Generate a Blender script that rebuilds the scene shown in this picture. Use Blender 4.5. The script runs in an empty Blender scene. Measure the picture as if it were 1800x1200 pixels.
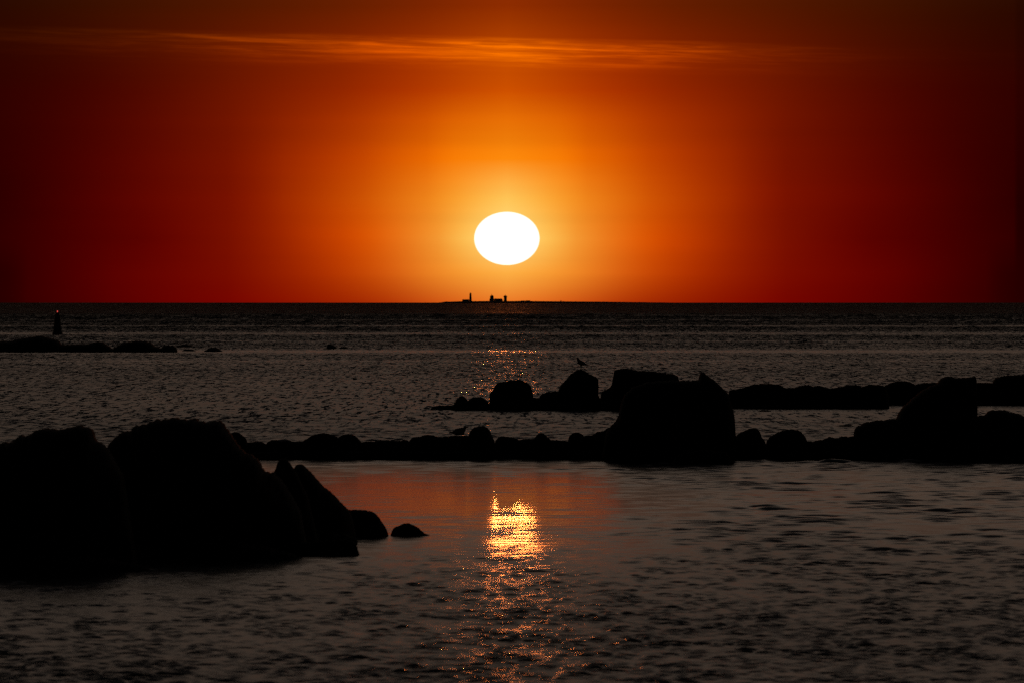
import bpy, bmesh, math, random
import numpy as np

S = bpy.context.scene
COL = S.collection
R = math.radians

# ------------------------------------------------------------------ camera
EYE = 3.5                      # metres above the water
F = 12404.0                    # focal length in 1800-pixel units
EYE_Y = 529.0                  # picture row that lies level with the eye
PITCH = math.atan((600.0 - EYE_Y) / F)
cam = bpy.data.cameras.new('camera')
cam.sensor_width = 36.0
cam.lens = 36.0 * F / 1800.0
cam.clip_start = 0.5
cam.clip_end = 60000.0
cam.dof.use_dof = True
cam.dof.focus_distance = 230.0
cam.dof.aperture_fstop = 7.0
co = bpy.data.objects.new('camera', cam)
co.location = (0, 0, EYE)
co.rotation_euler = (math.pi / 2 - PITCH, 0, 0)
COL.objects.link(co)
S.camera = co

# ------------------------------------------------------------------ render / exposure
S.view_settings.view_transform = 'Standard'
S.view_settings.look = 'None'
S.view_settings.exposure = 0.0
S.view_settings.gamma = 1.0
S.render.engine = 'CYCLES'
S.cycles.use_denoising = False
S.cycles.max_bounces = 6
S.cycles.glossy_bounces = 3
S.cycles.caustics_reflective = False
S.cycles.caustics_refractive = False
S.cycles.sample_clamp_indirect = 4.0
S.cycles.filter_width = 1.3

SUN_AZ = (891.0 - 900.0) / F          # radians
SUN_EL = (EYE_Y - 419.5) / F
PX = 180 / math.pi / F                # degrees per photo pixel


def lin(c):
    c = c / 255.0
    return c / 12.92 if c <= 0.04045 else ((c + 0.055) / 1.055) ** 2.4


def col(r, g, b):
    return (lin(r), lin(g), lin(b), 1.0)


# ------------------------------------------------------------------ sky (world)
world = bpy.data.worlds.new('World')
S.world = world
world.use_nodes = True
nt = world.node_tree
nt.nodes.clear()
N = nt.nodes.new
L = nt.links.new


def math_node(op, a, b=None, c=None, clamp=False):
    n = N('ShaderNodeMath')
    n.operation = op
    n.use_clamp = clamp
    for i, v in enumerate((a, b, c)):
        if v is None:
            continue
        if isinstance(v, (int, float)):
            n.inputs[i].default_value = v
        else:
            L(v, n.inputs[i])
    return n.outputs[0]


def smooth(v, a, b):
    n = N('ShaderNodeMapRange')
    n.interpolation_type = 'SMOOTHSTEP'
    L(v, n.inputs['Value'])
    n.inputs['From Min'].default_value = a
    n.inputs['From Max'].default_value = b
    return n.outputs['Result']


def mixc(f, a, b, mode='MIX', clampf=True):
    n = N('ShaderNodeMix')
    n.data_type = 'RGBA'
    n.blend_type = mode
    n.clamp_factor = clampf
    for k, v in ((0, f), (6, a), (7, b)):
        if isinstance(v, (int, float)):
            n.inputs[k].default_value = v
        elif isinstance(v, tuple):
            n.inputs[k].default_value = v
        else:
            L(v, n.inputs[k])
    return n.outputs[2]


tc = N('ShaderNodeTexCoord')
sep = N('ShaderNodeSeparateXYZ')
L(tc.outputs['Generated'], sep.inputs[0])
X, Y, Z = sep.outputs
az = math_node('MULTIPLY', math_node('ARCTAN2', X, Y), 180 / math.pi)
el = math_node('MULTIPLY', math_node('ARCSINE', Z), 180 / math.pi)
daz = math_node('ABSOLUTE', math_node('SUBTRACT', az, math.degrees(SUN_AZ)))

# colour of the sky against bearing from the sun, one ramp per height (photo row)
ROWS = [
    (529, [(0, 240, 128, 42), (91, 220, 98, 24), (191, 184, 58, 6), (291, 158, 36, 0), (391, 138, 18, 0), (491, 120, 4, 0), (691, 84, 0, 0), (841, 50, 0, 0), (891, 38, 0, 0)]),
    (480, [(0, 254, 178, 70), (91, 248, 150, 44), (191, 222, 96, 12), (291, 186, 56, 0), (391, 148, 30, 0), (491, 122, 10, 0), (691, 88, 0, 0), (841, 50, 0, 0), (891, 38, 0, 0)]),
    (419, [(0, 255, 225, 130), (61, 255, 200, 88), (121, 248, 158, 42), (211, 232, 100, 5), (291, 205, 70, 0), (391, 152, 34, 0), (491, 119, 14, 0), (641, 90, 0, 0), (891, 36, 0, 0)]),
    (350, [(0, 255, 202, 92), (71, 254, 168, 50), (141, 247, 140, 22), (251, 214, 82, 0), (391, 154, 36, 0), (491, 121, 16, 0), (691, 82, 1, 0), (891, 34, 0, 0)]),
    (280, [(0, 253, 140, 14), (91, 248, 124, 5), (141, 240, 114, 2), (251, 198, 68, 0), (391, 147, 36, 0), (491, 116, 18, 0), (691, 76, 2, 0), (891, 40, 0, 0)]),
    (160, [(0, 214, 86, 0), (141, 186, 59, 0), (291, 150, 40, 0), (491, 106, 20, 0), (691, 70, 5, 0), (891, 44, 2, 0)]),
    (10, [(0, 143, 45, 0), (141, 122, 37, 0), (291, 100, 31, 0), (491, 78, 23, 0), (691, 59, 17, 0), (891, 38, 8, 0)]),
]
SPAN = 900 * PX
prev = None
u = math_node('DIVIDE', daz, SPAN)
for i, (row, stops) in enumerate(ROWS):
    rp = N('ShaderNodeValToRGB')
    rp.color_ramp.interpolation = 'B_SPLINE'
    e = rp.color_ramp.elements
    while len(e) > 1:
        e.remove(e[-1])
    e[0].position = 0
    e[0].color = col(*stops[0][1:])
    for p, r_, g_, b_ in stops[1:]:
        if p >= 121: r_, g_ = r_ * 0.975, g_ * 0.93
        q = e.new(p / 900.0)
        q.color = col(r_, g_, b_)
    L(u, rp.inputs[0])
    c = rp.outputs[0]
    if prev is None:
        prev = c
    else:
        e0 = (EYE_Y - ROWS[i - 1][0]) * PX
        e1 = (EYE_Y - row) * PX
        mr = N('ShaderNodeMapRange')
        mr.interpolation_type = 'LINEAR'
        L(el, mr.inputs['Value'])
        mr.inputs['From Min'].default_value = e0
        mr.inputs['From Max'].default_value = e1
        prev = mixc(mr.outputs['Result'], prev, c)
low = prev

# faint level banding of the air
mp = N('ShaderNodeCombineXYZ')
L(math_node('MULTIPLY', az, 0.10), mp.inputs[0])
L(math_node('MULTIPLY', el, 3.2), mp.inputs[1])
nb = N('ShaderNodeTexNoise')
nb.inputs['Scale'].default_value = 1.0
nb.inputs['Detail'].default_value = 3.0
L(mp.outputs[0], nb.inputs['Vector'])
band = math_node('ADD', math_node('MULTIPLY', nb.outputs['Fac'], 0.26), 0.87)
low = mixc(1.0, low, band, 'MULTIPLY')

# thin cirrus streaks high above the sun
def streaks(sx, sy, off, det, tilt):
    c = N('ShaderNodeCombineXYZ')
    L(math_node('MULTIPLY', az, sx), c.inputs[0])
    t = math_node('ADD', el, math_node('MULTIPLY', az, tilt))
    L(math_node('ADD', math_node('MULTIPLY', t, sy), off), c.inputs[1])
    n = N('ShaderNodeTexNoise')
    n.inputs['Scale'].default_value = 1.0
    n.inputs['Detail'].default_value = det
    n.inputs['Roughness'].default_value = 0.62
    n.inputs['Distortion'].default_value = 0.35
    L(c.outputs[0], n.inputs['Vector'])
    return n.outputs['Fac']


s1 = smooth(streaks(0.55, 13.0, 3.1, 5.0, 0.035), 0.42, 0.78)
s2 = smooth(streaks(1.6, 30.0, 7.7, 4.0, 0.02), 0.40, 0.80)
# the sheet's upper edge sinks slowly to the right; the lower edge is soft
top_e = math_node('ADD', math_node('MULTIPLY', az, -0.022), (EYE_Y - 66) * PX)
dd = math_node('SUBTRACT', top_e, el)
b_up = smooth(dd, -0.01, 0.05)
b_dn = math_node('SUBTRACT', 1.0, smooth(dd, 0.05, 0.30))
e_az = math_node('MULTIPLY', smooth(az, -4.6, -1.6), math_node('SUBTRACT', 1.0, smooth(az, 1.0, 3.4)))
e_az = math_node('ADD', math_node('MULTIPLY', e_az, 0.74), math_node('ADD', 0.05, math_node('MULTIPLY', math_node('SUBTRACT', 1.0, smooth(az, 0.4, 2.2)), 0.21)))
cf = math_node('MULTIPLY', math_node('MULTIPLY', b_up, b_dn), e_az)
cf = math_node('MULTIPLY', cf, math_node('ADD', math_node('MULTIPLY', s1, 0.75), math_node('MULTIPLY', s2, 0.45)))
cf = math_node('ADD', cf, math_node('MULTIPLY', math_node('MULTIPLY', b_up, b_dn), math_node('MULTIPLY', e_az, 0.12)))
gc = N('ShaderNodeCombineColor')
L(math_node('ADD', 1.0, math_node('MULTIPLY', cf, 2.3)), gc.inputs[0])
L(math_node('ADD', 1.0, math_node('MULTIPLY', cf, 4.4)), gc.inputs[1])
L(math_node('ADD', 1.0, math_node('MULTIPLY', cf, 1.0)), gc.inputs[2])
low = mixc(1.0, low, gc.outputs[0], 'MULTIPLY')

# the sky above the picture: dim ramp shaped to tone the water, little Nishita
sky = N('ShaderNodeTexSky')
sky.sky_type = 'NISHITA'
sky.sun_disc = False
sky.sun_elevation = SUN_EL
sky.sun_rotation = SUN_AZ
sky.altitude = 0
sky.air_density = 1.4
sky.dust_density = 3.0
sky.ozone_density = 1.0
UP = 0.05
hr = N('ShaderNodeValToRGB')
e = hr.color_ramp.elements
e[0].position = 0.0; e[0].color = col(66, 34, 16)
e[1].position = 1.0; e[1].color = col(9, 9, 11)
for p_, c_ in ((4, (86, 62, 48)), (8, (111, 96, 85)), (12.5, (104, 92, 81)), (17, (56, 51, 48)), (23, (24, 22, 23)), (55, (12, 12, 13))):
    q = e.new(p_ / 90.0)
    q.color = col(*c_)
L(math_node('DIVIDE', el, 90.0), hr.inputs[0])
side = math_node('SUBTRACT', 1.0, math_node('MULTIPLY', smooth(daz, 10, 75), 0.97))  # upper sky dimmed away from the sun so rock faces stay black
dusk = mixc(1.0, hr.outputs[0], side, 'MULTIPLY')
real = mixc(1.0, sky.outputs[0], (UP, UP, UP, 1.0), 'MULTIPLY')
upper = mixc(0.08, dusk, real)
away = smooth(daz, 5.0, 30.0)
full = mixc(math_node('MAXIMUM', smooth(el, 2.3, 4.0), math_node('MULTIPLY', away, 0.7)), low, upper)

# the sun itself, flattened by refraction
ex = math_node('DIVIDE', daz, 57.5 * PX)
ey = math_node('DIVIDE', math_node('SUBTRACT', el, math.degrees(SUN_EL)), 46.8 * PX)
rr = math_node('SQRT', math_node('ADD', math_node('MULTIPLY', ex, ex), math_node('MULTIPLY', ey, ey)))
disc = math_node('SUBTRACT', 1.0, smooth(rr, 0.975, 1.018))
full = mixc(disc, full, (1.5, 1.25, 1.05, 1.0))

bg = N('ShaderNodeBackground')
bg.inputs['Strength'].default_value = 1.0
L(full, bg.inputs['Color'])
out = N('ShaderNodeOutputWorld')
L(bg.outputs[0], out.inputs[0])

# ------------------------------------------------------------------ sun lamp
sl = bpy.data.lights.new('sun', 'SUN')
sl.energy = 0.042
sl.angle = R(0.5)
sl.color = (1.0, 0.22, 0.045)
so = bpy.data.objects.new('sun', sl)
from mathutils import Vector
sd = Vector((math.sin(SUN_AZ) * math.cos(SUN_EL), math.cos(SUN_AZ) * math.cos(SUN_EL), math.sin(SUN_EL)))
so.rotation_euler = sd.to_track_quat('Z', 'Y').to_euler()
so.location = sd * 50
COL.objects.link(so)

# ------------------------------------------------------------------ helpers
cp, sp = math.cos(PITCH), math.sin(PITCH)


def at(px, py, D):
    """world point at depth D (along +Y) seen at photo pixel px, py"""
    a = (px - 900.0) / F
    b = (600.0 - py) / F
    dy = cp + b * sp
    dz = -sp + b * cp
    k = D / dy
    return Vector((a * k, D, EYE + dz * k))


def wl(py):
    """distance at which the water shows at photo row py"""
    return EYE * F / (py - EYE_Y)


def tag(o, label=None, cat=None, group=None, kind=None):
    if label: o['label'] = label
    if cat: o['category'] = cat
    if group: o['group'] = group
    if kind: o['kind'] = kind
    return o


def mesh_obj(name, verts, faces, mat, parent=None, smooth_=True):
    me = bpy.data.meshes.new(name)
    me.from_pydata([tuple(v) for v in verts], [], faces)
    me.update()
    if smooth_:
        me.polygons.foreach_set('use_smooth', [True] * len(me.polygons))
    me.materials.append(mat)
    o = bpy.data.objects.new(name, me)
    COL.objects.link(o)
    if parent is not None:
        o.parent = parent
    return o


def empty(name, loc):
    o = bpy.data.objects.new(name, None)
    o.location = loc
    o.empty_display_size = 0.3
    COL.objects.link(o)
    return o


def new_mat(name):
    m = bpy.data.materials.new(name)
    m.use_nodes = True
    return m, m.node_tree, m.node_tree.nodes['Principled BSDF']


def simple(name, c, rough=0.6, var=0.25, scale=6.0, metal=0.0):
    m, t, p = new_mat(name)
    n = t.nodes.new('ShaderNodeTexNoise')
    tcn = t.nodes.new('ShaderNodeTexCoord')
    t.links.new(tcn.outputs['Object'], n.inputs['Vector'])
    n.inputs['Scale'].default_value = scale
    n.inputs['Detail'].default_value = 5
    r = t.nodes.new('ShaderNodeValToRGB')
    r.color_ramp.elements[0].position = 0.3
    r.color_ramp.elements[1].position = 0.7
    r.color_ramp.elements[0].color = tuple(x * (1 - var) for x in c) + (1,)
    r.color_ramp.elements[1].color = tuple(min(1, x * (1 + var)) for x in c) + (1,)
    t.links.new(n.outputs['Fac'], r.inputs[0])
    t.links.new(r.outputs[0], p.inputs['Base Color'])
    p.inputs['Roughness'].default_value = rough
    p.inputs['Metallic'].default_value = metal
    return m


def rock_material():
    m, t, p = new_mat('granite')
    k = t.nodes.new
    tcn = k('ShaderNodeTexCoord')
    n1 = k('ShaderNodeTexNoise'); n1.inputs['Scale'].default_value = 2.0; n1.inputs['Detail'].default_value = 8
    n2 = k('ShaderNodeTexNoise'); n2.inputs['Scale'].default_value = 60.0; n2.inputs['Detail'].default_value = 3
    t.links.new(tcn.outputs['Object'], n1.inputs['Vector'])
    t.links.new(tcn.outputs['Object'], n2.inputs['Vector'])
    r1 = k('ShaderNodeValToRGB')
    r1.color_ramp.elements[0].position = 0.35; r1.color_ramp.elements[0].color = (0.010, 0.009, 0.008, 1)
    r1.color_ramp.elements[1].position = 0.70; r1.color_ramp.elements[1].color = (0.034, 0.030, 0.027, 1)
    t.links.new(n1.outputs['Fac'], r1.inputs[0])
    r2 = k('ShaderNodeValToRGB')
    r2.color_ramp.elements[0].position = 0.40; r2.color_ramp.elements[0].color = (0.55, 0.55, 0.55, 1)
    r2.color_ramp.elements[1].position = 0.62; r2.color_ramp.elements[1].color = (1.25, 1.2, 1.15, 1)
    t.links.new(n2.outputs['Fac'], r2.inputs[0])
    mx = k('ShaderNodeMix'); mx.data_type = 'RGBA'; mx.blend_type = 'MULTIPLY'; mx.inputs[0].default_value = 1
    t.links.new(r1.outputs[0], mx.inputs[6]); t.links.new(r2.outputs[0], mx.inputs[7])
    t.links.new(mx.outputs[2], p.inputs['Base Color'])
    p.inputs['Roughness'].default_value = 0.85
    p.inputs['Specular IOR Level'].default_value = 0.08
    b = k('ShaderNodeBump'); b.inputs['Strength'].default_value = 0.5; b.inputs['Distance'].default_value = 0.02
    t.links.new(n2.outputs['Fac'], b.inputs['Height'])
    t.links.new(b.outputs[0], p.inputs['Normal'])
    return m


def water_material():
    m, t, p = new_mat('sea_water')
    p.inputs['Base Color'].default_value = (0.004, 0.005, 0.006, 1)
    p.inputs['Roughness'].default_value = 0.10
    p.inputs['IOR'].default_value = 1.333
    # capillary ripples far finer than the mesh, as small random tilts of the surface
    k = t.nodes.new
    ra_ = k('ShaderNodeAttribute'); ra_.attribute_name = 'chop'
    t.links.new(ra_.outputs['Fac'], p.inputs['Roughness'])
    geo = k('ShaderNodeNewGeometry')
    n = k('ShaderNodeTexNoise'); n.inputs['Scale'].default_value = 9.0; n.inputs['Detail'].default_value = 2
    t.links.new(geo.outputs['Position'], n.inputs['Vector'])
    sub = k('ShaderNodeVectorMath'); sub.operation = 'SUBTRACT'; sub.inputs[1].default_value = (0.5, 0.5, 0.5)
    t.links.new(n.outputs['Color'], sub.inputs[0])
    att = k('ShaderNodeAttribute'); att.attribute_name = 'ripple'
    sc = k('ShaderNodeVectorMath'); sc.operation = 'SCALE'
    t.links.new(sub.outputs[0], sc.inputs[0]); t.links.new(att.outputs['Fac'], sc.inputs['Scale'])
    ad = k('ShaderNodeVectorMath'); ad.operation = 'ADD'
    t.links.new(geo.outputs['Normal'], ad.inputs[0]); t.links.new(sc.outputs[0], ad.inputs[1])
    # open water: wind-driven wavelets in long narrow files
    mpn = k('ShaderNodeMapping'); mpn.inputs['Scale'].default_value = (5.5, 0.28, 1.0)
    t.links.new(geo.outputs['Position'], mpn.inputs['Vector'])
    n2 = k('ShaderNodeTexNoise'); n2.inputs['Scale'].default_value = 1.0; n2.inputs['Detail'].default_value = 3
    n2.inputs['Roughness'].default_value = 0.6
    t.links.new(mpn.outputs[0], n2.inputs['Vector'])
    sub2 = k('ShaderNodeVectorMath'); sub2.operation = 'SUBTRACT'; sub2.inputs[1].default_value = (0.5, 0.5, 0.5)
    t.links.new(n2.outputs['Color'], sub2.inputs[0])
    at2 = k('ShaderNodeAttribute'); at2.attribute_name = 'wind'
    sc2 = k('ShaderNodeVectorMath'); sc2.operation = 'SCALE'
    t.links.new(sub2.outputs[0], sc2.inputs[0]); t.links.new(at2.outputs['Fac'], sc2.inputs['Scale'])
    ad2 = k('ShaderNodeVectorMath'); ad2.operation = 'ADD'
    t.links.new(ad.outputs[0], ad2.inputs[0]); t.links.new(sc2.outputs[0], ad2.inputs[1])
    nz = k('ShaderNodeVectorMath'); nz.operation = 'NORMALIZE'
    t.links.new(ad2.outputs[0], nz.inputs[0])
    t.links.new(nz.outputs[0], p.inputs['Normal'])
    return m


ROCK = rock_material()
WATER = water_material()

# ------------------------------------------------------------------ the sea, one sheet of real waves
def vnoise(x, y, seed):
    """smooth 2-D value noise in 0..1, numpy"""
    xi = np.floor(x).astype(np.int64); yi = np.floor(y).astype(np.int64)
    fx = x - xi; fy = y - yi
    fx = fx * fx * (3 - 2 * fx); fy = fy * fy * (3 - 2 * fy)

    def h(a, b):
        n = (a * 374761393 + b * 668265263 + seed * 1442695041) & 0x7fffffff
        n = ((n ^ (n >> 13)) * 1274126177) & 0x7fffffff
        return ((n ^ (n >> 16)) & 0xffff) / 65535.0
    return (h(xi, yi) * (1 - fx) + h(xi + 1, yi) * fx) * (1 - fy) + (h(xi, yi + 1) * (1 - fx) + h(xi + 1, yi + 1) * fx) * fy


def onoise(x, y, scale, ratio, seed):
    """value noise whose grain follows scale in fixed octaves (so it never stretches along a ray)"""
    k = np.log2(scale)
    k0 = np.floor(k)
    w = k - k0
    w = w * w * (3 - 2 * w)
    a = 2.0 ** k0
    b = 2.0 * a
    n0 = vnoise(x / a + 13.7 * k0, y / (a * ratio) + 5.1 * k0, seed)
    n1 = vnoise(x / b + 13.7 * (k0 + 1), y / (b * ratio) + 5.1 * (k0 + 1), seed)
    return 0.5 + (n0 * (1 - w) + n1 * w - 0.5) / np.sqrt(w * w + (1 - w) ** 2)


def sstep(x, a, b):
    t = np.clip((x - a) / (b - a), 0, 1)
    return t * t * (3 - 2 * t)


def slope_map(x, y):
    """rms slope of the waves: calm in the pool behind the stones, rough out at sea"""
    q = 1.0 / np.maximum(y, 1.0) * EYE * F          # rows below the eye line
    sea = 0.145 + 0.26 * sstep(-q, -110, -12)
    # slicks: long calm bands offshore
    warp = 3.0 * (vnoise(x * 0.012, y * 0.002, 5) - 0.5)
    for c0, w0, a0 in ((57.5, 3.2, 0.90), (44.5, 1.3, 0.85), (88.0, 4.0, 0.90), (34.0, 0.8, 0.7), (26.0, 0.8, 0.7), (71, 1.4, 0.5), (105, 2, 0.4)):
        n = vnoise(x * 0.02 + c0, q * 0.15, 11)
        sea = sea * (1 - a0 * (0.75 + 0.25 * n) * np.exp(-((q + warp * w0 * 0.2 - c0) / w0) ** 2))
    sea = sea * (0.80 + 0.4 * vnoise(x * 0.10 + 3, y * 0.02, 8))
    # sheltered pool in front of the stone row
    px = 900 + x / np.maximum(y, 1.0) * F
    pool = 0.0095 + 0.128 * sstep(q, 390, 600) + 0.010 * sstep(q, 340, 400)
    pool = pool + 0.022 * sstep(-q, -330, -285)
    pool = pool + 0.065 * sstep(px, 960, 1330) * (1 - sstep(q, 420, 600))
    pool = pool * (0.8 + 0.4 * vnoise(x * 0.5, y * 0.12, 3))
    m = sstep(q, 262, 275)
    s = sea * (1 - m) + pool * m
    # water between the two stone rows
    lee = np.exp(-((q - 190.0) / 7.0) ** 2) * sstep(px, 1250, 1350)
    s = s * (1 - 0.5 * lee)
    return s


def build_sea():
    ys = [60.0]
    while ys[-1] < 13500.0:
        r = ys[-1]
        if r < 500: d = r * 5.0e-4
        elif r < 1400: d = r * (5.0e-4 + 5.0e-4 * (r - 500) / 900)
        elif r < 3500: d = r * (1.0e-3 + 2.0e-3 * (r - 1400) / 2100)
        else: d = r * 1.0e-2
        ys.append(r + d)
    ys = np.array(ys)
    near = np.concatenate([[-3000., -800., -300., -150., -30.], np.arange(-5, 60, 1.0)])
    rows = np.concatenate([near, ys])
    half = 480
    uf = np.linspace(-1, 1, 2 * half + 1)
    side = np.array([1.04, 1.12, 1.25, 1.5, 2.0, 3.0, 5.0, 9.0, 20.0])
    uu = np.concatenate([-side[::-1], uf, side])
    ra = np.maximum(np.abs(rows), 30.0)
    W = ra * 0.079 + 3.0
    nr, nc = len(rows), len(uu)
    Xg = (uu[None, :] * W[:, None])
    # widen the outermost columns so that the sheet covers everything round the viewer
    far = np.abs(uu) >= 9.0
    Xg[:, far] = Xg[:, far] + np.sign(uu[far])[None, :] * np.where(np.abs(uu[far]) > 10, 3000.0, 1000.0)[None, :]
    Yg = np.repeat(rows[:, None], nc, axis=1)
    Zg = np.zeros_like(Xg)
    rng = np.random.RandomState(4)
    lam = np.exp(np.linspace(math.log(0.12), math.log(30.0), 220))
    ang = rng.normal(0, 0.48, len(lam)) + math.pi * 0.5 + 0.18
    ph = rng.uniform(0, 2 * math.pi, len(lam))
    kx = 2 * math.pi / lam * np.cos(ang); ky = 2 * math.pi / lam * np.sin(ang)
    dy = np.gradient(rows)
    dx = W / half
    rip = np.zeros((nr, nc), np.float32)
    wind = np.zeros((nr, nc), np.float32)
    chop = np.full((nr, nc), 0.12, np.float32)
    amask = 1.0 - sstep(np.abs(uu), 1.0, 1.06)
    B = 64
    for i0 in range(0, nr, B):
        i1 = min(nr, i0 + B)
        yy = Yg[i0:i1]; xx = Xg[i0:i1]
        rm = 0.5 * (rows[i0] + rows[i1 - 1])
        if rm < 58:
            rip[i0:i1] = 0.06
            continue
        sp_ = np.maximum(dy[i0:i1], dx[i0:i1])
        sl_ = slope_map(xx, yy)
        rip[i0:i1] = sl_ * 0.4
        wind[i0:i1] = sl_ * 14.0 * sstep(yy, 160, 235)
        fl = sstep(yy, 170, 400)
        lat = 0.03 + yy * 0.00026
        spk = onoise(xx, yy, lat, 9.0, 31) * 0.75 + onoise(xx, yy, 3.1 * lat, 7.0, 32) * 0.6
        spk = 1 + fl * (0.25 + 2.2 * np.clip(spk - 0.25, 0, 1) ** 1.5 - 1) 
        chop[i0:i1] = np.sqrt(np.maximum(0.015 + 0.017 * sstep(-yy, -118, -88) + 0.012 * sstep(yy, 150, 165) + sl_ * spk * (0.28 + 0.17 * fl + 1.1 * sstep(np.log(yy), math.log(400), math.log(4000))), 0.018))
        chop[i0:i1] = np.minimum(chop[i0:i1], 0.95)
        # local spacing decides the shortest wave; the band slides smoothly with distance
        lc = np.minimum(np.maximum(0.19 + 0.45 * sstep(rows[i0:i1], 85, 115) * (1 - sstep(rows[i0:i1], 160, 175)), 4.2 * sp_), 7.0)
        wgt = np.exp(-0.5 * ((np.log(lam[None, :]) - np.log(lc[:, None])) / 0.58) ** 2)
        wgt = wgt * sstep(lam[None, :] / sp_[:, None], 2.4, 3.6)
        nrm = np.sqrt((wgt ** 2).sum(1)) + 1e-6
        fade = 1 - sstep(sp_, 1.6, 3.2)
        z = np.zeros_like(xx)
        for j in range(len(lam)):
            wj = wgt[:, j] / nrm
            if wj.max() < 0.015:
                continue
            amp = wj * lam[j] / (2 * math.pi) * math.sqrt(2.0)
            z += (amp * fade)[:, None] * np.sin(kx[j] * xx + ky[j] * yy + ph[j])
        # gusts: patches of stronger and weaker waves
        lcc = lc[:, None]
        lw = np.maximum(2.6 * dx[i0:i1][:, None], lcc * (1.1 - 0.85 * sstep(yy, 150, 260)))
        env = np.clip(0.38 + 1.55 * onoise(xx, yy, lw, 3.0, 21) * (0.5 + onoise(xx, yy, 2.3 * lcc, 3.0, 22)), 0.1, 3)
        calm_far = (1 - 0.60 * sstep(yy, 160, 235)) * (1 - 0.6 * sstep(yy, 420, 1300))
        z *= calm_far * sl_ * amask[None, :] * env
        Zg[i0:i1] = z
    me = bpy.data.meshes.new('sea')
    nv = nr * nc
    me.vertices.add(nv)
    co_ = np.empty((nv, 3), np.float32)
    co_[:, 0] = Xg.ravel(); co_[:, 1] = Yg.ravel(); co_[:, 2] = Zg.ravel()
    me.vertices.foreach_set('co', co_.ravel())
    i = np.arange(nr - 1)[:, None] * nc + np.arange(nc - 1)[None, :]
    quads = np.stack([i, i + 1, i + nc + 1, i + nc], axis=-1).reshape(-1, 4).astype(np.int32)
    nf = len(quads)
    me.loops.add(nf * 4)
    me.loops.foreach_set('vertex_index', quads.ravel())
    me.polygons.add(nf)
    me.polygons.foreach_set('loop_start', np.arange(0, nf * 4, 4, dtype=np.int32))
    try:
        me.polygons.foreach_set('loop_total', np.full(nf, 4, dtype=np.int32))
    except Exception:
        pass
    me.polygons.foreach_set('use_smooth', np.ones(nf, dtype=bool))
    a = me.attributes.new('ripple', 'FLOAT', 'POINT')
    a.data.foreach_set('value', rip.ravel())
    a = me.attributes.new('wind', 'FLOAT', 'POINT')
    a.data.foreach_set('value', wind.ravel())
    a = me.attributes.new('chop', 'FLOAT', 'POINT')
    a.data.foreach_set('value', chop.ravel())
    me.update()
    me.materials.append(WATER)
    o = bpy.data.objects.new('sea', me)
    COL.objects.link(o)
    tag(o, kind='structure')
    return o


build_sea()

# ------------------------------------------------------------------ rocks
def fbm1(x, rng_off):
    return (math.sin(x * 1.0 + rng_off) + 0.55 * math.sin(x * 2.3 + rng_off * 1.7) + 0.35 * math.sin(x * 4.9 + rng_off * 2.9)
            + 0.2 * math.sin(x * 10.7 + rng_off * 4.1)) / 2.1


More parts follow.
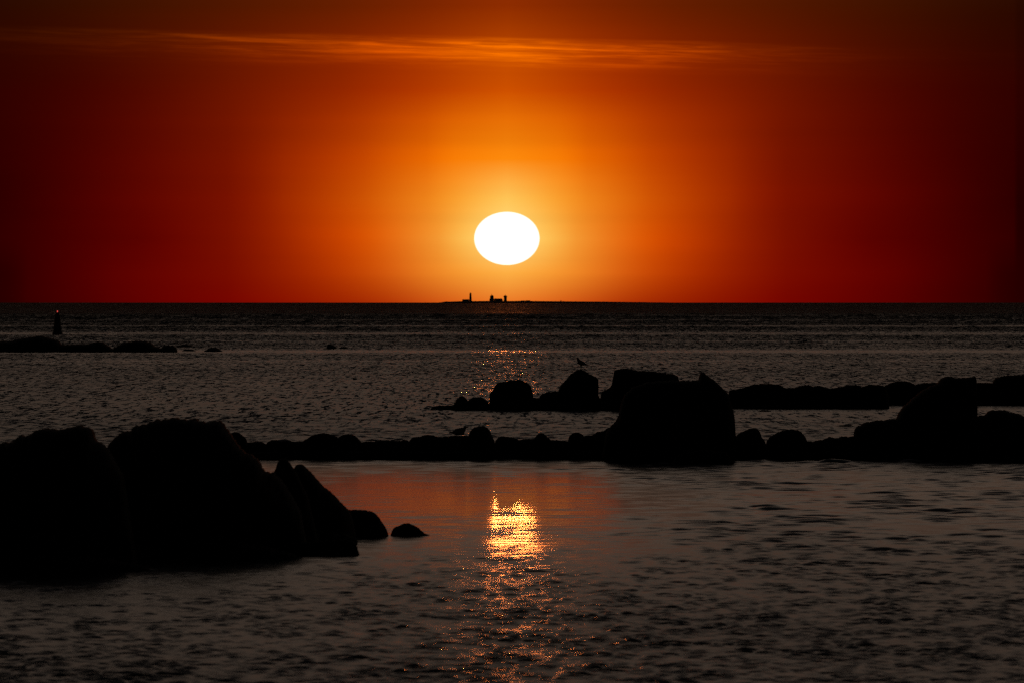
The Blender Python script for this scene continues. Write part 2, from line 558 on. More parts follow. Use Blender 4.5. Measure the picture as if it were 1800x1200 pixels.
def rock(pts, yw, label, group, depth=None, dy=0.0, D=None, rough=1.0, name='boulder', cat='rock', boxy=0.6):
    """A boulder from its skyline (photo pixels, left to right), standing in the water at row yw.
    The skyline is the crest of a solid, rounded body with its own thickness."""
    if depth is None:
        depth = min(max(0.42 * (pts[-1][0] - pts[0][0]) / F * wl(yw), 0.12), 1.6)
    D = wl(yw) + dy + 0.85 * depth
    seed = (hash_(label) % 1000) / 37.0
    P = [at(x, y, D) for x, y in pts]
    P = [(p.x, p.z) for p in P]
    x0, x1 = P[0][0], P[-1][0]
    Lw = x1 - x0
    base = -0.25
    zs = max(p[1] for p in P)
    # add the flanks down under the water
    P = [(x0 - 0.02 * Lw, base)] + P + [(x1 + 0.02 * Lw, base)]
    # resample by arc length, adding fine roughness
    segs = []
    tot = 0
    for a, b in zip(P, P[1:]):
        d = math.hypot(b[0] - a[0], b[1] - a[1]); segs.append(d); tot += d
    n = max(26, min(230, int(tot / 0.022)))
    prof = []
    for i in range(n + 1):
        s = tot * i / n
        k = 0
        while k < len(segs) - 1 and s > segs[k]:
            s -= segs[k]; k += 1
        t = min(1, s / max(segs[k], 1e-9))
        prof.append((P[k][0] + (P[k + 1][0] - P[k][0]) * t, P[k][1] + (P[k + 1][1] - P[k][1]) * t))
    # soften kinks once, then roughen
    sm = [prof[0]] + [tuple((prof[i - 1][c] + 2 * prof[i][c] + prof[i + 1][c]) / 4 for c in (0, 1)) for i in range(1, n)] + [prof[-1]]
    amp = 0.011 * rough * min(1.5, max(0.4, Lw))
    prof = []
    for i, (x, z) in enumerate(sm):
        w_ = min(1.0, i / 3.0, (n - i) / 3.0)
        prof.append((x, z + amp * w_ * (fbm1(x * 22 + z * 15, seed) + 0.5 * fbm1(x * 71 - z * 40, seed + 3))))
    xm = 0.5 * (x0 + x1)
    M = 22
    verts = []
    cen = at(0, 0, D)
    ox, oy = xm, D
    for i, (x, z) in enumerate(prof):
        t = max(-1, min(1, (x - xm) / (0.53 * Lw)))
        w = depth * max(0.04, (1 - abs(t) ** 2.6)) ** 0.5
        w *= 1 + 0.16 * fbm1(x * 3.1 / max(Lw, .3) * 1.5, seed + 2)
        sh = 0.22 * depth * fbm1(x * 2.2 / max(Lw, .3) * 1.5, seed + 5)
        for j in range(M + 1):
            f = math.pi * j / M
            c_, s_ = math.cos(f), math.sin(f)
            yy = w * math.copysign(abs(c_) ** boxy, c_)
            zz = base + (z - base) * abs(s_) ** boxy
            away = 1 - abs(s_) ** 3
            q = away * 0.10 * depth
            yy += q * fbm1(x * 6 + zz * 7, seed + j * 0.25) + sh * 1.0
            zz -= away * abs(0.05 * (z - base) * fbm1(x * 8 + yy * 6, seed + 9))
            verts.append((x - ox, yy, zz))
    faces = []
    for i in range(n):
        for j in range(M):
            a = i * (M + 1) + j
            faces.append((a, a + 1, a + M + 2, a + M + 1))
    # close underneath and at both ends
    faces.append(tuple(range(M, -1, -1)))
    faces.append(tuple(n * (M + 1) + j for j in range(M + 1)))
    for i in range(n):
        a = i * (M + 1)
        faces.append((a + M, a, a + M + 1, a + M + 1 + M))
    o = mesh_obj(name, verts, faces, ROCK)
    o.location = (ox, oy, 0)
    tag(o, label, cat, group)
    return o


def hash_(s):
    h = 7
    for ch in s:
        h = (h * 31 + ord(ch)) & 0xffffff
    return h


GA = 'boulders of the far rock line'
GB = 'boulders of the middle rock row'
GC = 'boulders of the far right rock bank'
GL = 'large rocks on the left shore'
GF = 'distant rocks in the sea at the left'

# --- far line, with the gull on top (x 758..1195)
A = 721
rock([(757, 717), (764, 713), (775, 712), (800, 712), (850, 713), (900, 714)], A - 1, 'flat ledge awash at the left tip of the far rock line, pointing left', GA, depth=0.7, name='rock_ledge')
rock([(793, 716), (797, 711), (803, 702), (808, 696), (813, 695), (819, 699), (825, 707), (829, 716)], A, 'small peaked boulder at the left tip of the far rock line', GA)
rock([(820, 712), (824, 702), (832, 697.5), (845, 697), (853, 701), (858, 706), (862, 713)], A, 'low round boulder between the small peaked one and the big rounded block', GA, dy=.3)
rock([(862, 716), (861, 700), (860, 692), (864, 688), (868, 683), (870, 678), (875, 671.5), (888, 670.5), (897, 667.5), (906, 667), (917, 667.5), (926, 671.5), (933, 678), (936, 687), (937.5, 698), (939, 714)], A, 'big rounded block directly under the sun in the far rock line', GA, depth=0.62, boxy=.5)
rock([(930, 706), (938, 699), (948, 698.5), (952, 692), (959, 689.5), (972, 687.5), (988, 687), (1000, 700)], A, 'low flat boulder between the big rounded block and the pointed gull rock', GA, dy=.5)
gull_rock = rock([(968, 714), (975, 697), (982, 685), (986, 676), (997, 665), (1004, 656.5), (1014, 650), (1021, 648), (1026, 650), (1034, 656), (1041, 659), (1048, 662), (1052, 667), (1051.5, 675), (1049, 686), (1049.5, 700), (1050, 714)], A, 'tall pointed boulder with a gull standing on its tip', GA, depth=0.6)
rock([(1040, 706), (1046, 692), (1049, 690), (1052, 695), (1056, 702)], A, 'tiny stone wedged at the right foot of the gull rock', GA, dy=-.4)
rock([(1050, 714), (1056, 697), (1057, 689), (1066, 684), (1073, 680), (1080, 675), (1100, 676), (1120, 700)], A, 'sloping boulder leaning on the left side of the flat topped slab', GA, dy=.4)
rock([(1068, 712), (1074, 678), (1076.5, 670), (1078, 661), (1080, 651), (1089, 648), (1105, 647), (1114, 650), (1130, 651.5), (1150, 652.5), (1165, 655), (1183, 657), (1191.5, 660), (1193, 667), (1200, 690), (1210, 712)], A, 'broad flat topped slab, tallest of the far rock line', GA, depth=0.9, boxy=.45)
rock([(935, 712), (980, 706), (1040, 705), (1090, 706), (1130, 712)], A, 'long low ledge at the foot of the gull rock', GA, depth=0.8, dy=-.5, name='rock_ledge')
rock([(1330, 723), (1338, 720.5), (1352, 720.5), (1357, 722.5)], 723, 'tiny dark stone awash just right of the big domed rock', GC, depth=.4)

# --- far right bank
C1 = 717
C = [
    ([(1279, 700), (1282, 686), (1290, 685), (1305, 681.5), (1316, 678), (1325, 675), (1338, 674.5), (1345, 673.5), (1358, 674.5), (1368, 675), (1378, 680), (1390, 684), (1396, 700)], 'long humped boulder at the left end of the far right bank'),
    ([(1376, 700), (1381, 682), (1394, 681), (1403, 679), (1412, 677), (1424, 676.5), (1431, 680), (1436, 700)], 'second hump of the far right bank, low and round'),
    ([(1422, 700), (1428, 680), (1434, 677.5), (1442, 677.5), (1451, 680), (1460, 683), (1466, 700)], 'third hump of the far right bank, small and round'),
    ([(1450, 700), (1456, 683), (1474, 680), (1490, 676.5), (1505, 676), (1513, 678.5), (1519, 681), (1524, 700)], 'long low boulder of the far right bank, above the flat wet stone'),
    ([(1510, 700), (1515, 680), (1523, 677), (1530, 675.5), (1545, 676), (1556, 678), (1562, 700)], 'flat topped boulder of the far right bank, left of the smooth round hump'),
]
for p, lab in C:
    rock(p, C1, lab, GC, depth=0.75)
C = [
    ([(1550, 700), (1556, 677), (1568, 672), (1577, 669.5), (1590, 669), (1603, 672), (1610, 677), (1616, 700)], 'smooth round hump of the far right bank, left of the tall near block', 0.8),
    ([(1600, 700), (1609, 676), (1625, 672.5), (1646, 672), (1660, 670), (1700, 674), (1720, 700)], 'low boulder of the far right bank partly hidden behind the tall near block', 0.8),
    ([(1706, 700), (1712, 674), (1722, 672), (1747, 672.5), (1752, 700)], 'low saddle shaped boulder between the tall near block and the frame edge', 0.7),
    ([(1738, 702), (1745, 674), (1750, 664.5), (1764, 660), (1778, 659), (1797, 658.5), (1825, 657), (1850, 664), (1862, 702)], 'big humped boulder at the right end of the far right bank', 1.1),
]
for p, lab, dp in C:
    rock(p, 711, lab, GC, depth=dp)
rock([(1280, 718), (1330, 712), (1420, 711), (1500, 711), (1535, 715)], 718, 'long low ledge under the left half of the far right bank', GC, depth=.7, name='rock_ledge')
rock([(1725, 708), (1745, 700), (1800, 699), (1870, 700)], 710, 'low ledge at the waterline under the right end of the far right bank', GC, depth=.7, name='rock_ledge')
rock([(1700, 712), (1705, 706), (1725, 706), (1733, 711.5)], 713, 'small wet ledge just right of the tall near block, far side', GC, depth=.3)
rock([(1466, 748.6), (1474, 747.6), (1486, 746), (1496, 746.3), (1502, 748.4)], 749.5, 'flat wet stone barely above the water between the two right banks', GC, depth=.7, rough=.4)

# --- middle row
Bw = 806
Blist = [
    ([(395, 800), (398, 768), (404, 761), (413, 758.5), (420, 760), (427, 765), (432, 769), (434.5, 776), (440, 800)], 'small round boulder just behind the right shoulder of the left domed rock', .0),
    ([(425, 800), (434, 777), (450, 775.5), (459, 776), (468, 779.5), (474, 800)], 'low stone at the left end of the middle row, beside the small round boulder', .2),
    ([(462, 800), (468, 779), (473, 774), (483, 772.5), (498, 774), (510, 773.5), (520, 776), (533, 775.5), (542, 800)], 'flat topped stone left of the broad dome in the middle row', .0),
    ([(525, 800), (533, 774.5), (541, 769), (551, 763.5), (564, 761), (575, 761), (586, 764.5), (594, 769), (602, 800)], 'broad low dome at the left part of the middle row', .0),
    ([(588, 800), (593, 770), (600, 764.5), (610, 762), (622, 764), (629, 769), (635, 776), (640, 800)], 'small round dome touching the broad low dome on its right', .2),
    ([(628, 800), (634, 776), (645, 775.5), (660, 774.5), (673, 772.5), (690, 774), (716, 773), (724, 778), (732, 800)], 'long flat stone of the middle row between two humps', .0),
    ([(712, 800), (718, 775), (725, 768.5), (737, 766.5), (750, 763.5), (760, 763.5), (768, 767), (780, 768), (790, 800)], 'lumpy low boulder of the middle row left of the resting gull', .2),
    ([(765, 800), (775, 769), (782, 766), (800, 765), (820, 764.5), (832, 770), (840, 800)], 'flat ledge under the resting gull in the middle row', .0),
    ([(815, 800), (822, 768), (827, 756), (833, 751), (842, 748), (850, 748.2), (857, 751), (862, 758), (866, 768), (869, 774), (874, 800)], 'steep humped boulder just right of the resting gull', .1),
    ([(866, 800), (871, 773), (875, 768.5), (881, 766), (893, 766.5), (903, 768.5), (912, 772.5), (920, 800)], 'low rounded stone right of the steep humped boulder', .3),
    ([(902, 800), (908, 773), (922, 771), (936, 770), (950, 775), (958, 800)], 'low flat stone on the left of the small peak in the middle row', .0),
    ([(932, 800), (939, 770), (945, 762), (951, 759.5), (957, 762.5), (963, 768), (970, 774), (978, 800)], 'small peaked stone standing below the sun in the middle row', .1),
    ([(960, 800), (968, 773), (979, 772.2), (988, 774), (1000, 775), (1010, 800)], 'lowest flat stone of the middle row, right of the small peak', .0),
    ([(996, 800), (998.5, 773), (1001, 764.5), (1008, 760), (1017, 759), (1023, 762), (1028, 767), (1036, 800)], 'small round boulder at the left foot of the big domed rock', .0),
    ([(1015, 800), (1026, 766), (1040, 764), (1050, 758.5), (1062, 756), (1068, 752), (1078, 748), (1090, 760), (1110, 800)], 'sloping boulder leaning against the left side of the big domed rock', .2),
]
for p, lab, d_ in Blist:
    r_ = rock(p, Bw, lab, GB, depth=0.50, dy=d_)
    if lab.startswith('flat ledge under the resting'):
        rest_rock = r_
for a, b, lab in ((430, 700, 'long wet ledge at the waterline under the left part of the middle row'),
                  (660, 905, 'wet ledge at the waterline under the resting gull'),
                  (880, 1110, 'wet ledge at the waterline just left of the big domed rock')):
    rock([(a, 803), (a + 14, 795), (a + 60, 792), ((a + b) / 2, 793), (b - 50, 791), (b - 12, 795), (b, 803)], 807, lab, GB, depth=.55, name='rock_ledge')
# the big domed rock
rock([(1058, 800), (1066, 757), (1077, 745), (1083, 738), (1088, 729), (1091, 712), (1097, 695), (1110, 681), (1140, 671), (1185, 668), (1195, 669), (1215, 668.5), (1228.5, 668.5), (1230, 660), (1231.5, 655), (1235, 653.5), (1239, 655), (1241, 659.5), (1247, 662), (1254, 666), (1262, 674), (1268, 679), (1275, 686), (1280, 692), (1285, 708), (1288.5, 722), (1291, 735), (1292.5, 760), (1293, 790), (1292, 806)], 810, 'huge dark domed rock with a small knob on its top, tallest in the middle row', GB, depth=1.25, boxy=.55)
rock([(1180, 812), (1195, 796), (1240, 790), (1275, 794), (1290, 812)], 816, 'low dark stone at the waterline in front of the huge domed rock', GB, depth=.4)
Bd = 808
Blist = [
    ([(1284, 800), (1292, 767), (1298, 762), (1306, 757.5), (1316, 753.5), (1325, 751.5), (1332, 753), (1336.5, 759), (1339, 768), (1344, 772.5), (1352, 800)], 'lopsided pointed boulder just right of the huge domed rock', .5),
    ([(1342, 800), (1348, 774), (1353, 768), (1358, 763.5), (1368, 759), (1377, 755), (1390, 754), (1402, 754.5), (1409, 759), (1415, 766), (1419, 775), (1428, 800)], 'smooth round boulder, second to the right of the huge domed rock', .5),
    ([(1410, 800), (1418, 775), (1428, 775), (1436, 773.5), (1442, 773), (1450, 770), (1457, 767.5), (1470, 769), (1482, 766.5), (1503, 766), (1515, 770), (1530, 800)], 'low ragged stone between the smooth round boulder and the right hand rocks', .4),
]
for p, lab, d_ in Blist:
    rock(p, Bd, lab, GB, depth=0.55, dy=d_)
rock([(1492, 800), (1503, 772), (1502.5, 764), (1501, 756), (1504, 751), (1513, 745.5), (1522, 741.5), (1540, 738.5), (1556, 737.5), (1575, 735), (1620, 738), (1640, 800)], Bd, 'broad sloping rock at the left foot of the tall block on the right', GB, depth=.9)
rock([(1562, 800), (1572, 740), (1577, 733), (1581, 724), (1587, 716), (1594, 710), (1605, 700), (1625, 684), (1650, 673), (1655, 665), (1659, 662.5), (1669, 661.5), (1680, 663), (1692, 664), (1704, 662.5), (1714, 661.5), (1716, 666), (1714, 690), (1712.5, 712), (1714, 722), (1716, 740), (1720, 800)], Bd, 'tall steep sided block with a rough flat top at the right of the middle row', GB, depth=1.2, boxy=.5, dy=.3)
rock([(1690, 800), (1706, 735), (1718, 731), (1732, 729), (1738, 722.5), (1746, 720), (1757, 720), (1768, 721.5), (1782, 724.5), (1793, 729), (1815, 734), (1850, 745), (1880, 800)], Bd + 1, 'long low rock right of the tall block, running out of the frame', GB, depth=1.2)
for a, b, lab in ((1296, 1530, 'wet ledge at the waterline right of the huge domed rock'),
                  (1500, 1860, 'long wet ledge at the waterline along the right hand rocks')):
    rock([(a, 803), (a + 14, 795), (a + 60, 792), ((a + b) / 2, 793), (b - 50, 791), (b - 12, 795), (b, 803)], 807, lab, GB, depth=.55, name='rock_ledge', dy=-.1)

# --- left shore, nearest
rock([(-130, 980), (-120, 850), (-60, 800), (-20, 784), (0, 780), (10, 778.5), (22, 774), (33, 768), (42, 765), (50, 765), (54, 760.5), (66, 757), (76, 752), (84, 750), (92, 753), (100, 755.5), (108, 755.5), (117, 750.5), (127, 749), (145, 749.5), (160, 750), (163.5, 757), (164, 764), (169, 773), (173, 775.5), (180, 776), (184, 781), (190, 788), (215, 830), (240, 985)], 1000, 'large low rock with a squared hump at the far left edge', GL, depth=1.3, boxy=.5, rough=1.7)
rock([(180, 990), (188, 800), (192, 783), (196, 773), (203, 767), (211, 762), (222, 757), (238, 750), (252, 745), (262, 742), (280, 738), (290, 735.5), (300, 736), (318, 735), (330, 736.5), (340, 737.5), (353, 741), (366, 741), (380, 740), (386, 741.5), (391, 745), (394, 752), (398, 757), (404, 762), (412, 775), (425, 790), (440, 797), (452, 806), (458, 815), (461, 824), (468, 829), (480, 832.5), (500, 850), (528, 900), (540, 960)], 977, 'biggest rock on the left shore, a long dome with a jagged crest', GL, depth=1.5, rough=1.9, boxy=.5)
rock([(440, 960), (470, 860), (478, 835), (484, 824), (488, 812), (493, 806), (503, 804), (509, 811), (514, 819), (518, 824), (540, 870), (560, 950)], 960, 'narrow pointed slab rising from the right flank of the biggest left rock', GL, depth=.5, dy=-.4)
rock([(490, 960), (508, 850), (517, 822), (522, 815.5), (530, 815), (536, 818), (545, 826), (552, 834), (560, 844), (568, 854), (576, 860), (588, 870), (598, 882), (606, 890), (614, 898), (620, 915), (625, 940)], 955, 'slanting slab with a straight right edge falling to the water on the left shore', GL, depth=.9)
rock([(585, 950), (596, 905), (604, 898), (614, 895.5), (628, 894.5), (642, 896.5), (655, 899), (662, 904), (667, 908.5), (671, 916), (676, 922), (680, 930), (682, 936), (683, 940)], 943, 'low rounded rock at the water end of the left shore', GL, depth=.45)
rock([(686, 940), (689, 933), (691, 928), (697, 924.5), (703, 922), (710, 919), (717, 918.5), (724, 921), (731, 923.5), (736, 926.5), (740, 931), (745, 935.5), (750, 938), (756, 939)], 941, 'small separate islet rock off the end of the left shore', GL, depth=.22)
rock([(-160, 1008), (-100, 1000), (0, 992), (130, 984), (280, 972), (400, 962), (500, 955), (590, 948), (618, 948), (626, 954)], 976, 'long low wet shelf fringing the whole left shore along the water', GL, depth=.35, name='rock_shelf')
for pts, y_, lab, dp in (
        ([(-140, 1010), (-60, 985), (40, 975), (120, 975), (200, 983), (260, 996)], 1006, 'sunken shelf at the foot of the squared rock on the far left', .7),
        ([(180, 1000), (240, 960), (320, 945), (400, 948), (470, 960), (520, 975)], 982, 'sunken shelf along the foot of the biggest left rock', .7),
        ([(470, 975), (520, 945), (575, 935), (610, 938), (628, 948)], 957, 'low dark shelf at the foot of the slanting slab', .5)):
    rock(pts, y_, lab, GL, depth=dp, name='rock_shelf')

# --- distant rocks at the left
Fw = 619
for p, lab, dp in (
        ([(-60, 614), (-50, 602), (-20, 600), (10, 600), (28, 598.5), (40, 595), (55, 593), (70, 589.5), (80, 593), (92, 596), (101, 599), (106, 604), (114, 614)], 'widest of the distant rocks, dark hump at the left edge below the sea marker', 4.0),
        ([(98, 614), (108, 607), (120, 605.5), (133, 606), (146, 606), (152, 614)], 'low distant rock right beside the widest one', 2.0),
        ([(132, 614), (142, 607), (158, 604), (170, 601), (175, 600), (181, 602), (188, 607), (198, 613.5), (203, 616)], 'pointed distant rock, third from the left edge', 2.5),
        ([(192, 616), (201, 611.5), (211, 607), (217, 604.5), (226, 601), (240, 599.5), (256, 599.8), (264, 603), (272, 609), (282, 612), (285, 616)], 'rounded whale backed distant rock in the middle of the group', 3.0),
        ([(276, 616), (285, 611), (288, 607.5), (297, 606.5), (305, 607.5), (310, 611), (311.5, 615)], 'small round distant rock right of the whale backed one', 1.6)):
    rock(p, Fw, lab, GF, depth=dp, rough=3)
rock([(309, 609.3), (317, 606.5), (325, 604.8), (333, 605.5), (338, 607.8), (345, 609.2)], 610.5, 'thin flat distant reef just behind the small round rock', GF, depth=2.2, rough=1.5)
rock([(320, 616), (324, 613.8), (332, 613), (339, 614), (344, 616.2)], 617, 'tiny distant stone awash between two small distant rocks', GF, depth=1.2, rough=1.0)
rock([(358, 617), (365, 613.5), (371, 610.5), (378, 610), (383, 612), (387, 615), (391, 617)], 618, 'single small distant rock at the right end of the group', GF, depth=1.6, rough=1.5)
rock([(572.5, 612.5), (575, 609), (576, 604.8), (580, 604.3), (586, 607), (591, 610), (592, 612.5)], 613.5, 'lone distant rock with a steep left face in open water', GF, depth=1.2, rough=1.5)
rock([(594, 612), (600, 609.3), (606, 608.6), (610, 609.5), (611.5, 612)], 612.8, 'low distant stone right beside the lone steep one', GF, depth=1.0, rough=1.0)

# ------------------------------------------------------------------ lathe / box helpers
def lathe(profile, seg=24):
    v, f = [], []
    for r, z in profile:
        for k in range(seg):
            a = 2 * math.pi * k / seg
            v.append((r * math.cos(a), r * math.sin(a), z))
    n = len(profile)
    for i in range(n - 1):
        for k in range(seg):
            a = i * seg + k; b = i * seg + (k + 1) % seg
            f.append((a, b, b + seg, a + seg))
    f.append(tuple(range(seg - 1, -1, -1)))
    f.append(tuple((n - 1) * seg + k for k in range(seg)))
    return v, f


def boxes(lst):
    v, f = [], []
    for x0, x1, y0, y1, z0, z1 in lst:
        b = len(v)
        v += [(x0, y0, z0), (x1, y0, z0), (x1, y1, z0), (x0, y1, z0), (x0, y0, z1), (x1, y0, z1), (x1, y1, z1), (x0, y1, z1)]
        f += [(b, b + 3, b + 2, b + 1), (b + 4, b + 5, b + 6, b + 7), (b, b + 1, b + 5, b + 4), (b + 1, b + 2, b + 6, b + 5), (b + 2, b + 3, b + 7, b + 6), (b + 3, b, b + 4, b + 7)]
    return v, f


def gable(x0, x1, y0, y1, z0, z1, over=0.0):
    """roof with the ridge along x"""
    ym = (y0 + y1) / 2
    v = [(x0 - over, y0 - over, z0), (x1 + over, y0 - over, z0), (x1 + over, y1 + over, z0), (x0 - over, y1 + over, z0), (x0, ym, z1), (x1, ym, z1)]
    f = [(0, 3, 2, 1), (0, 1, 5, 4), (2, 3, 4, 5), (1, 2, 5), (3, 0, 4)]
    return v, f


# ------------------------------------------------------------------ the lit sea marker
DARK = simple('marker_paint', (0.05, 0.02, 0.018), 0.5)
GLASS_RED, t_, p_ = new_mat('lit_red_lamp')
p_.inputs['Base Color'].default_value = (0.3, 0.01, 0.01, 1)
p_.inputs['Emission Color'].default_value = (1.0, 0.10, 0.08, 1)
p_.inputs['Emission Strength'].default_value = 0.7
Dm = wl(589.3)
mpx = Dm / F
mk = empty('navigation_marker', (at(101, 589, Dm).x, Dm, 0))
tag(mk, 'dark tapering sea marker with a small red light, standing behind the distant rocks', 'sea marker')
v, f = lathe([(9.4 * mpx, -0.4), (9.4 * mpx, 0.12), (9.0 * mpx, 4.2 * mpx), (7.6 * mpx, 7.5 * mpx)])
mesh_obj('base', v, f, DARK, mk, False)
v, f = lathe([(7.4 * mpx, 7.5 * mpx), (6.6 * mpx, 16 * mpx), (5.8 * mpx, 26 * mpx), (5.2 * mpx, 34 * mpx)])
mesh_obj('tower', v, f, DARK, mk, True)
v, f = lathe([(6.2 * mpx, 34 * mpx), (6.2 * mpx, 35 * mpx), (3.2 * mpx, 35.2 * mpx), (3.0 * mpx, 39.5 * mpx), (1.6 * mpx, 40.2 * mpx)])
g = mesh_obj('gallery', v, f, DARK, mk, False)
v, f = lathe([(0.9 * mpx, 40.2 * mpx), (1.0 * mpx, 41.2 * mpx), (0.9 * mpx, 42.4 * mpx), (0.5 * mpx, 43.2 * mpx)], 14)
mesh_obj('lamp', v, f, GLASS_RED, mk, True)

# ------------------------------------------------------------------ far island with its buildings
Di = 11000.0
ip = Di / F
LAND = simple('island_turf', (0.05, 0.045, 0.03), 0.9, 0.4, 0.02)
STONE = simple('island_stone', (0.22, 0.18, 0.15), 0.8, 0.2, 0.2)
ROOF = simple('island_roof', (0.08, 0.04, 0.03), 0.8, 0.2, 0.2)


def zi(py):
    return at(900, py, Di).z


def build_island():
    prof = [(766, 533), (774, 531.8), (780, 530.9), (784, 530.3), (790, 530.5), (800, 530.1), (812, 529.9), (840, 529.6), (858, 529.5), (895, 529.5), (905, 529.4),
            (916, 529.2), (925, 529.3), (935, 529.5), (950, 529.7), (990, 530.0), (1010, 530.2), (1060, 530.6), (1120, 531.3), (1180, 532.2), (1230, 533)]
    n = 260
    M = 10
    vs, fs = [], []
    for i in range(n + 1):
        t = prof[0][0] + (prof[-1][0] - prof[0][0]) * i / n
        k = 0
        while k < len(prof) - 2 and t > prof[k + 1][0]:
            k += 1
        a, b = prof[k], prof[k + 1]
        s = (t - a[0]) / (b[0] - a[0])
        y = a[1] + (b[1] - a[1]) * s
        p = at(t, y, Di)
        hz = p.z + 0.18 * ip * fbm1(t * 0.9, 2.0) + 0.10 * ip * fbm1(t * 3.7, 5.0)
        e = min(1.0, i / 12, (n - i) / 12)
        w = 90 * (0.25 + 0.75 * e) + 20 * fbm1(t * .05, 1)
        for j in range(M + 1):
            f_ = math.pi * j / M
            vs.append((p.x, w * math.cos(f_), -0.6 + (hz + 0.6) * math.sin(f_) ** 0.6))
    for i in range(n):
        for j in range(M):
            a = i * (M + 1) + j
            fs.append((a, a + 1, a + M + 2, a + M + 1))
    o = mesh_obj('island', vs, fs, LAND)
    o.location = (0, Di, 0)
    tag(o, kind='structure')


build_island()


def bx_px(x0, x1, y0, y1, cx, dpt):
    """box in local metres from pixel extents"""
    return ((x0 - cx) * ip, (x1 - cx) * ip, -dpt, dpt, zi(y1), zi(y0))


def at_root(name, cx, label, cat):
    o = empty(name, (at(cx, 529, Di).x, Di, 0))
    return tag(o, label, cat)


# lighthouse
lh = at_root('lighthouse', 827, 'slim dark lighthouse, leftmost tall tower on the horizon island', 'lighthouse')
h = lambda py: zi(py)
v, f = lathe([(2.4 * ip, h(531)), (2.1 * ip, h(526)), (1.8 * ip, h(520)), (1.7 * ip, h(518.6))])
mesh_obj('tower', v, f, STONE, lh, True)
v, f = lathe([(1.5 * ip, h(518.6)), (1.95 * ip, h(518.3)), (1.95 * ip, h(517.6)), (1.4 * ip, h(517.5))])
mesh_obj('gallery', v, f, ROOF, lh, False)
v, f = lathe([(1.35 * ip, h(517.5)), (1.35 * ip, h(516.2)), (1.3 * ip, h(516.1))])
mesh_obj('lantern_room', v, f, STONE, lh, False)
v, f = lathe([(1.5 * ip, h(516.1)), (1.1 * ip, h(515.4)), (0.45 * ip, h(515.0)), (0.15 * ip, h(514.3))])
mesh_obj('dome', v, f, ROOF, lh, True)

# keeper's house
hs = at_root('keepers_house', 818, 'low house with a pitched roof at the left foot of the lighthouse', 'house')
mesh_obj('wall', *boxes([bx_px(812.6, 824.6, 528.3, 531, 818, 4)]), STONE, hs, False)
mesh_obj('roof', *gable(*[(813 - 818) * ip, (824.3 - 818) * ip, -4, 4, h(528.3), h(526.6)], over=.3), ROOF, hs, False)
mesh_obj('chimney', *boxes([bx_px(822.0, 823.0, 526.0, 527.8, 818, .5)]), STONE, hs, False)

# domed tower and long hall
ch = at_root('domed_tower', 864.6, 'domed stone tower with a spike, joined to the long hall on the horizon island', 'tower')
mesh_obj('wall', *boxes([bx_px(860.3, 868.6, 525.6, 531, 864.6, 4), bx_px(861.4, 867.8, 521.6, 525.6, 864.6, 2.8)]), STONE, ch, False)
v, f = lathe([(3.2 * ip, h(521.6)), (2.8 * ip, h(520.6)), (1.9 * ip, h(519.8)), (0.8 * ip, h(519.3)), (0.5 * ip, h(518.9))])
mesh_obj('dome', v, f, ROOF, ch, True)
v, f = lathe([(0.4 * ip, h(519.2)), (0.35 * ip, h(518.0)), (0.08 * ip, h(516.6))], 8)
mesh_obj('spire', v, f, ROOF, ch, False)
hl = at_root('long_hall', 876, 'long low hall with a hipped roof between the two dark towers', 'building')
mesh_obj('wall', *boxes([bx_px(868.7, 883.8, 527.4, 531, 876, 6)]), STONE, hl, False)
mesh_obj('roof', *gable((868.8 - 876) * ip, (882.6 - 876) * ip, -6, 6, h(527.4), h(525.2), .4), ROOF, hl, False)
mesh_obj('chimney', *boxes([bx_px(870.6, 871.6, 524.7, 526.6, 876, .6)]), STONE, hl, False)
mesh_obj('chimney', *boxes([bx_px(880.2, 881.4, 524.9, 526.6, 876, .6)]), STONE, hl, False)
# broad headed tower
wt = at_root('broad_headed_tower', 888.3, 'stout tower with a wide head and a short spike, rightmost on the horizon island', 'tower')
v, f = lathe([(2.9 * ip, h(531)), (2.6 * ip, h(526)), (2.5 * ip, h(523))], 16)
mesh_obj('shaft', v, f, STONE, wt, True)
v, f = lathe([(2.6 * ip, h(523)), (3.25 * ip, h(522.3)), (3.25 * ip, h(520.9)), (2.6 * ip, h(520.6))], 16)
mesh_obj('head', v, f, STONE, wt, False)
v, f = lathe([(2.5 * ip, h(520.6)), (1.4 * ip, h(519.9)), (0.35 * ip, h(519.3)), (0.25 * ip, h(518.3))], 16)
mesh_obj('roof', v, f, ROOF, wt, True)
# low sheds to the right
for x0, x1, yt, lab in ((915.5, 924, 528.7, 'low shed right of the towers, left of the pair'), (924.6, 932, 528.4, 'low shed right of the towers, right and taller of the pair')):
    cx = (x0 + x1) / 2
    sh = at_root('shed', cx, lab, 'shed')
    mesh_obj('wall', *boxes([bx_px(x0, x1, yt + .5, 531, cx, 3)]), STONE, sh, False)
    mesh_obj('roof', *gable((x0 - cx) * ip, (x1 - cx) * ip, -3, 3, h(yt + .5), h(yt), .3), ROOF, sh, False)
hut = at_root('hut', 986, 'tiny lone hut far right on the horizon island', 'hut')
mesh_obj('wall', *boxes([bx_px(985.2, 986.9, 529.0, 531, 986, 1.2)]), STONE, hut, False)
mesh_obj('roof', *gable(-.8 * ip, .9 * ip, -1.2, 1.2, h(529.0), h(528.3), .1), ROOF, hut, False)

# ------------------------------------------------------------------ birds
FEATHER = simple('gull_feathers', (0.30, 0.30, 0.30), 0.8, 0.3, 9.0)
WING = simple('gull_wing', (0.09, 0.09, 0.10), 0.8, 0.2, 9.0)
BILL = simple('gull_bill', (0.25, 0.16, 0.03), 0.5, 0.2, 9.0)


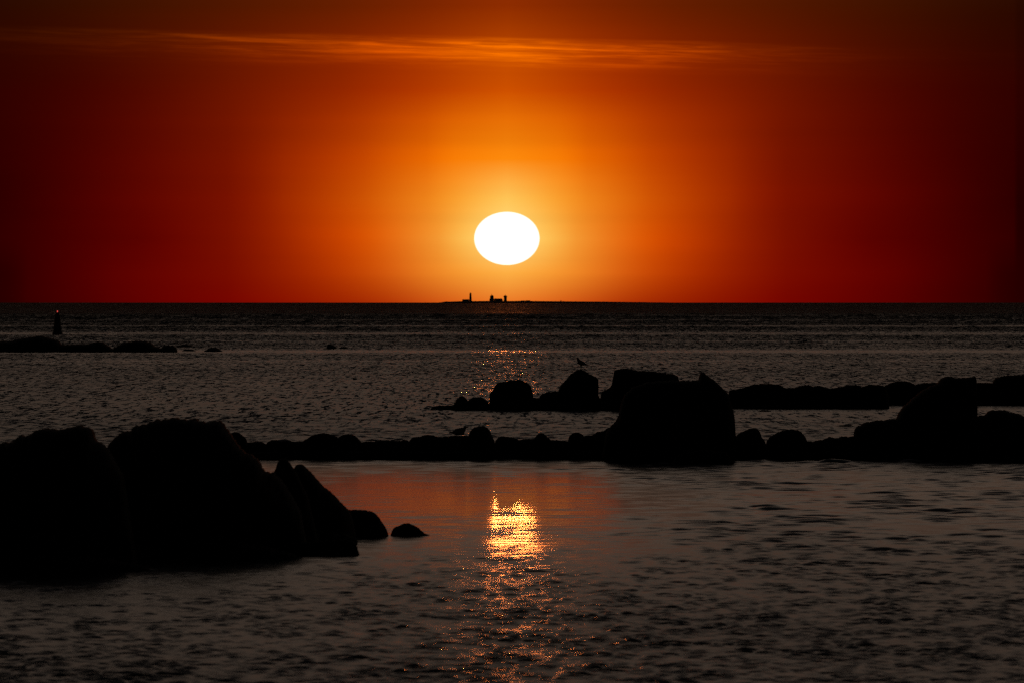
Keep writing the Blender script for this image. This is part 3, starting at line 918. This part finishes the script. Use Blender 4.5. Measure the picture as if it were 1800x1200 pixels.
def bird(name, loc, heading, pose, size, label, cat, group=None):
    """gull along local +X (head end), one skinned body; pose: stand / rest / swim"""
    root = empty(name, loc)
    root.rotation_euler = (0, 0, heading)
    tag(root, label, cat, group)
    if pose == 'stand':
        body = [(-.215, .115, .006, .030), (-.15, .135, .014, .030), (-.09, .155, .046, .044), (-.02, .178, .062, .060), (.045, .205, .055, .056), (.082, .245, .036, .036), (.095, .285, .030, .030), (.112, .312, .034, .034), (.135, .312, .018, .018), (.150, .308, .010, .010)]
        legz = True
    elif pose == 'rest':
        body = [(-.25, .060, .006, .030), (-.17, .075, .016, .034), (-.10, .080, .050, .055), (-.01, .085, .068, .066), (.06, .10, .056, .058), (.095, .135, .036, .038), (.108, .168, .032, .032), (.125, .190, .034, .034), (.148, .190, .018, .018), (.163, .186, .010, .010)]
        legz = False
    else:
        body = [(-.20, .055, .006, .022), (-.13, .030, .020, .040), (-.05, .015, .055, .060), (.04, .02, .056, .058), (.09, .055, .034, .036), (.10, .10, .026, .026), (.115, .135, .030, .030), (.14, .133, .016, .016), (.155, .13, .010, .010)]
        legz = False
    me = bpy.data.meshes.new('body')
    vs = [(x, 0, z) for x, z, _, _ in body]
    es = [(i, i + 1) for i in range(len(vs) - 1)]
    rad = [(a * 1.25, b * 1.25) for _, _, a, b in body]
    if legz:
        for sgn in (-1, 1):
            b0 = len(vs)
            vs += [(0.0, sgn * .025, .130), (0.005, sgn * .026, .075), (-.005, sgn * .027, .012), (.035, sgn * .03, .006)]
            rad += [(.018, .018), (.0065, .0065), (.006, .006), (.010, .005)]
            es += [(3, b0), (b0, b0 + 1), (b0 + 1, b0 + 2), (b0 + 2, b0 + 3)]
    me.from_pydata(vs, es, [])
    me.materials.append(FEATHER)
    o = bpy.data.objects.new('body', me)
    COL.objects.link(o)
    o.parent = root
    sk = o.modifiers.new('skin', 'SKIN')
    sv = me.skin_vertices[0].data
    for i, (a, b) in enumerate(rad):
        sv[i].radius = (b, a)
    sv[3].use_root = True
    sk.use_smooth_shade = True
    sb = o.modifiers.new('sub', 'SUBSURF')
    sb.levels = sb.render_levels = 2
    # bill
    hx, hz = body[-1][0], body[-1][1]
    v, f = lathe([(.0085, 0), (.0075, .018), (.005, .034), (.0015, .045)], 8)
    v = [(hx - .006 + z_, y_, hz - x_ * 1.0 - z_ * .15) for x_, y_, z_ in v]
    mesh_obj('bill', v, f, BILL, root, True)
    # folded wings, one each side
    bz = body[3][1]
    for sgn in (-1, 1):
        vv, ff = [], []
        A_, B_ = 12, 6
        for i in range(A_ + 1):
            t = i / A_
            xx = .07 - t * .30
            hgt = .045 * math.sin(math.pi * min(1, t * 1.1 + .12)) ** .6 * (1 - .55 * t)
            zc = bz + .015 - t * (.075 if pose == 'stand' else .02)
            for j in range(B_ + 1):
                a = math.pi * (j / B_ - .5)
                yy = sgn * (.040 + .022 * math.cos(a) * (1 - .7 * t) - .030 * t)
                vv.append((xx, yy, zc + hgt * math.sin(a)))
        for i in range(A_):
            for j in range(B_):
                a = i * (B_ + 1) + j
                ff.append((a, a + 1, a + B_ + 2, a + B_ + 1))
        w = mesh_obj('wing', vv, ff, WING, root, True)
        so_ = w.modifiers.new('thick', 'SOLIDIFY'); so_.thickness = .008
    root.scale = (size, size, size)
    return root


DA = gull_rock.location.y
p = at(1021.5, 648.6, DA)
bird('gull', (p.x, p.y, p.z), math.pi * 0.86, 'stand', 1.12, 'gull standing upright on the tip of the tall pointed boulder', 'bird')
DB = rest_rock.location.y
p = at(808, 765.2, DB)
bird('gull', (p.x, p.y, p.z), 0.12, 'rest', 1.0, 'gull resting low on the flat ledge of the middle row', 'bird')
Dd = wl(667)
p = at(623.5, 667, Dd)
bird('duck', (p.x, p.y, 0.0), 2.6, 'swim', 0.62, 'tiny dark bird swimming alone on the open water left of centre', 'bird')
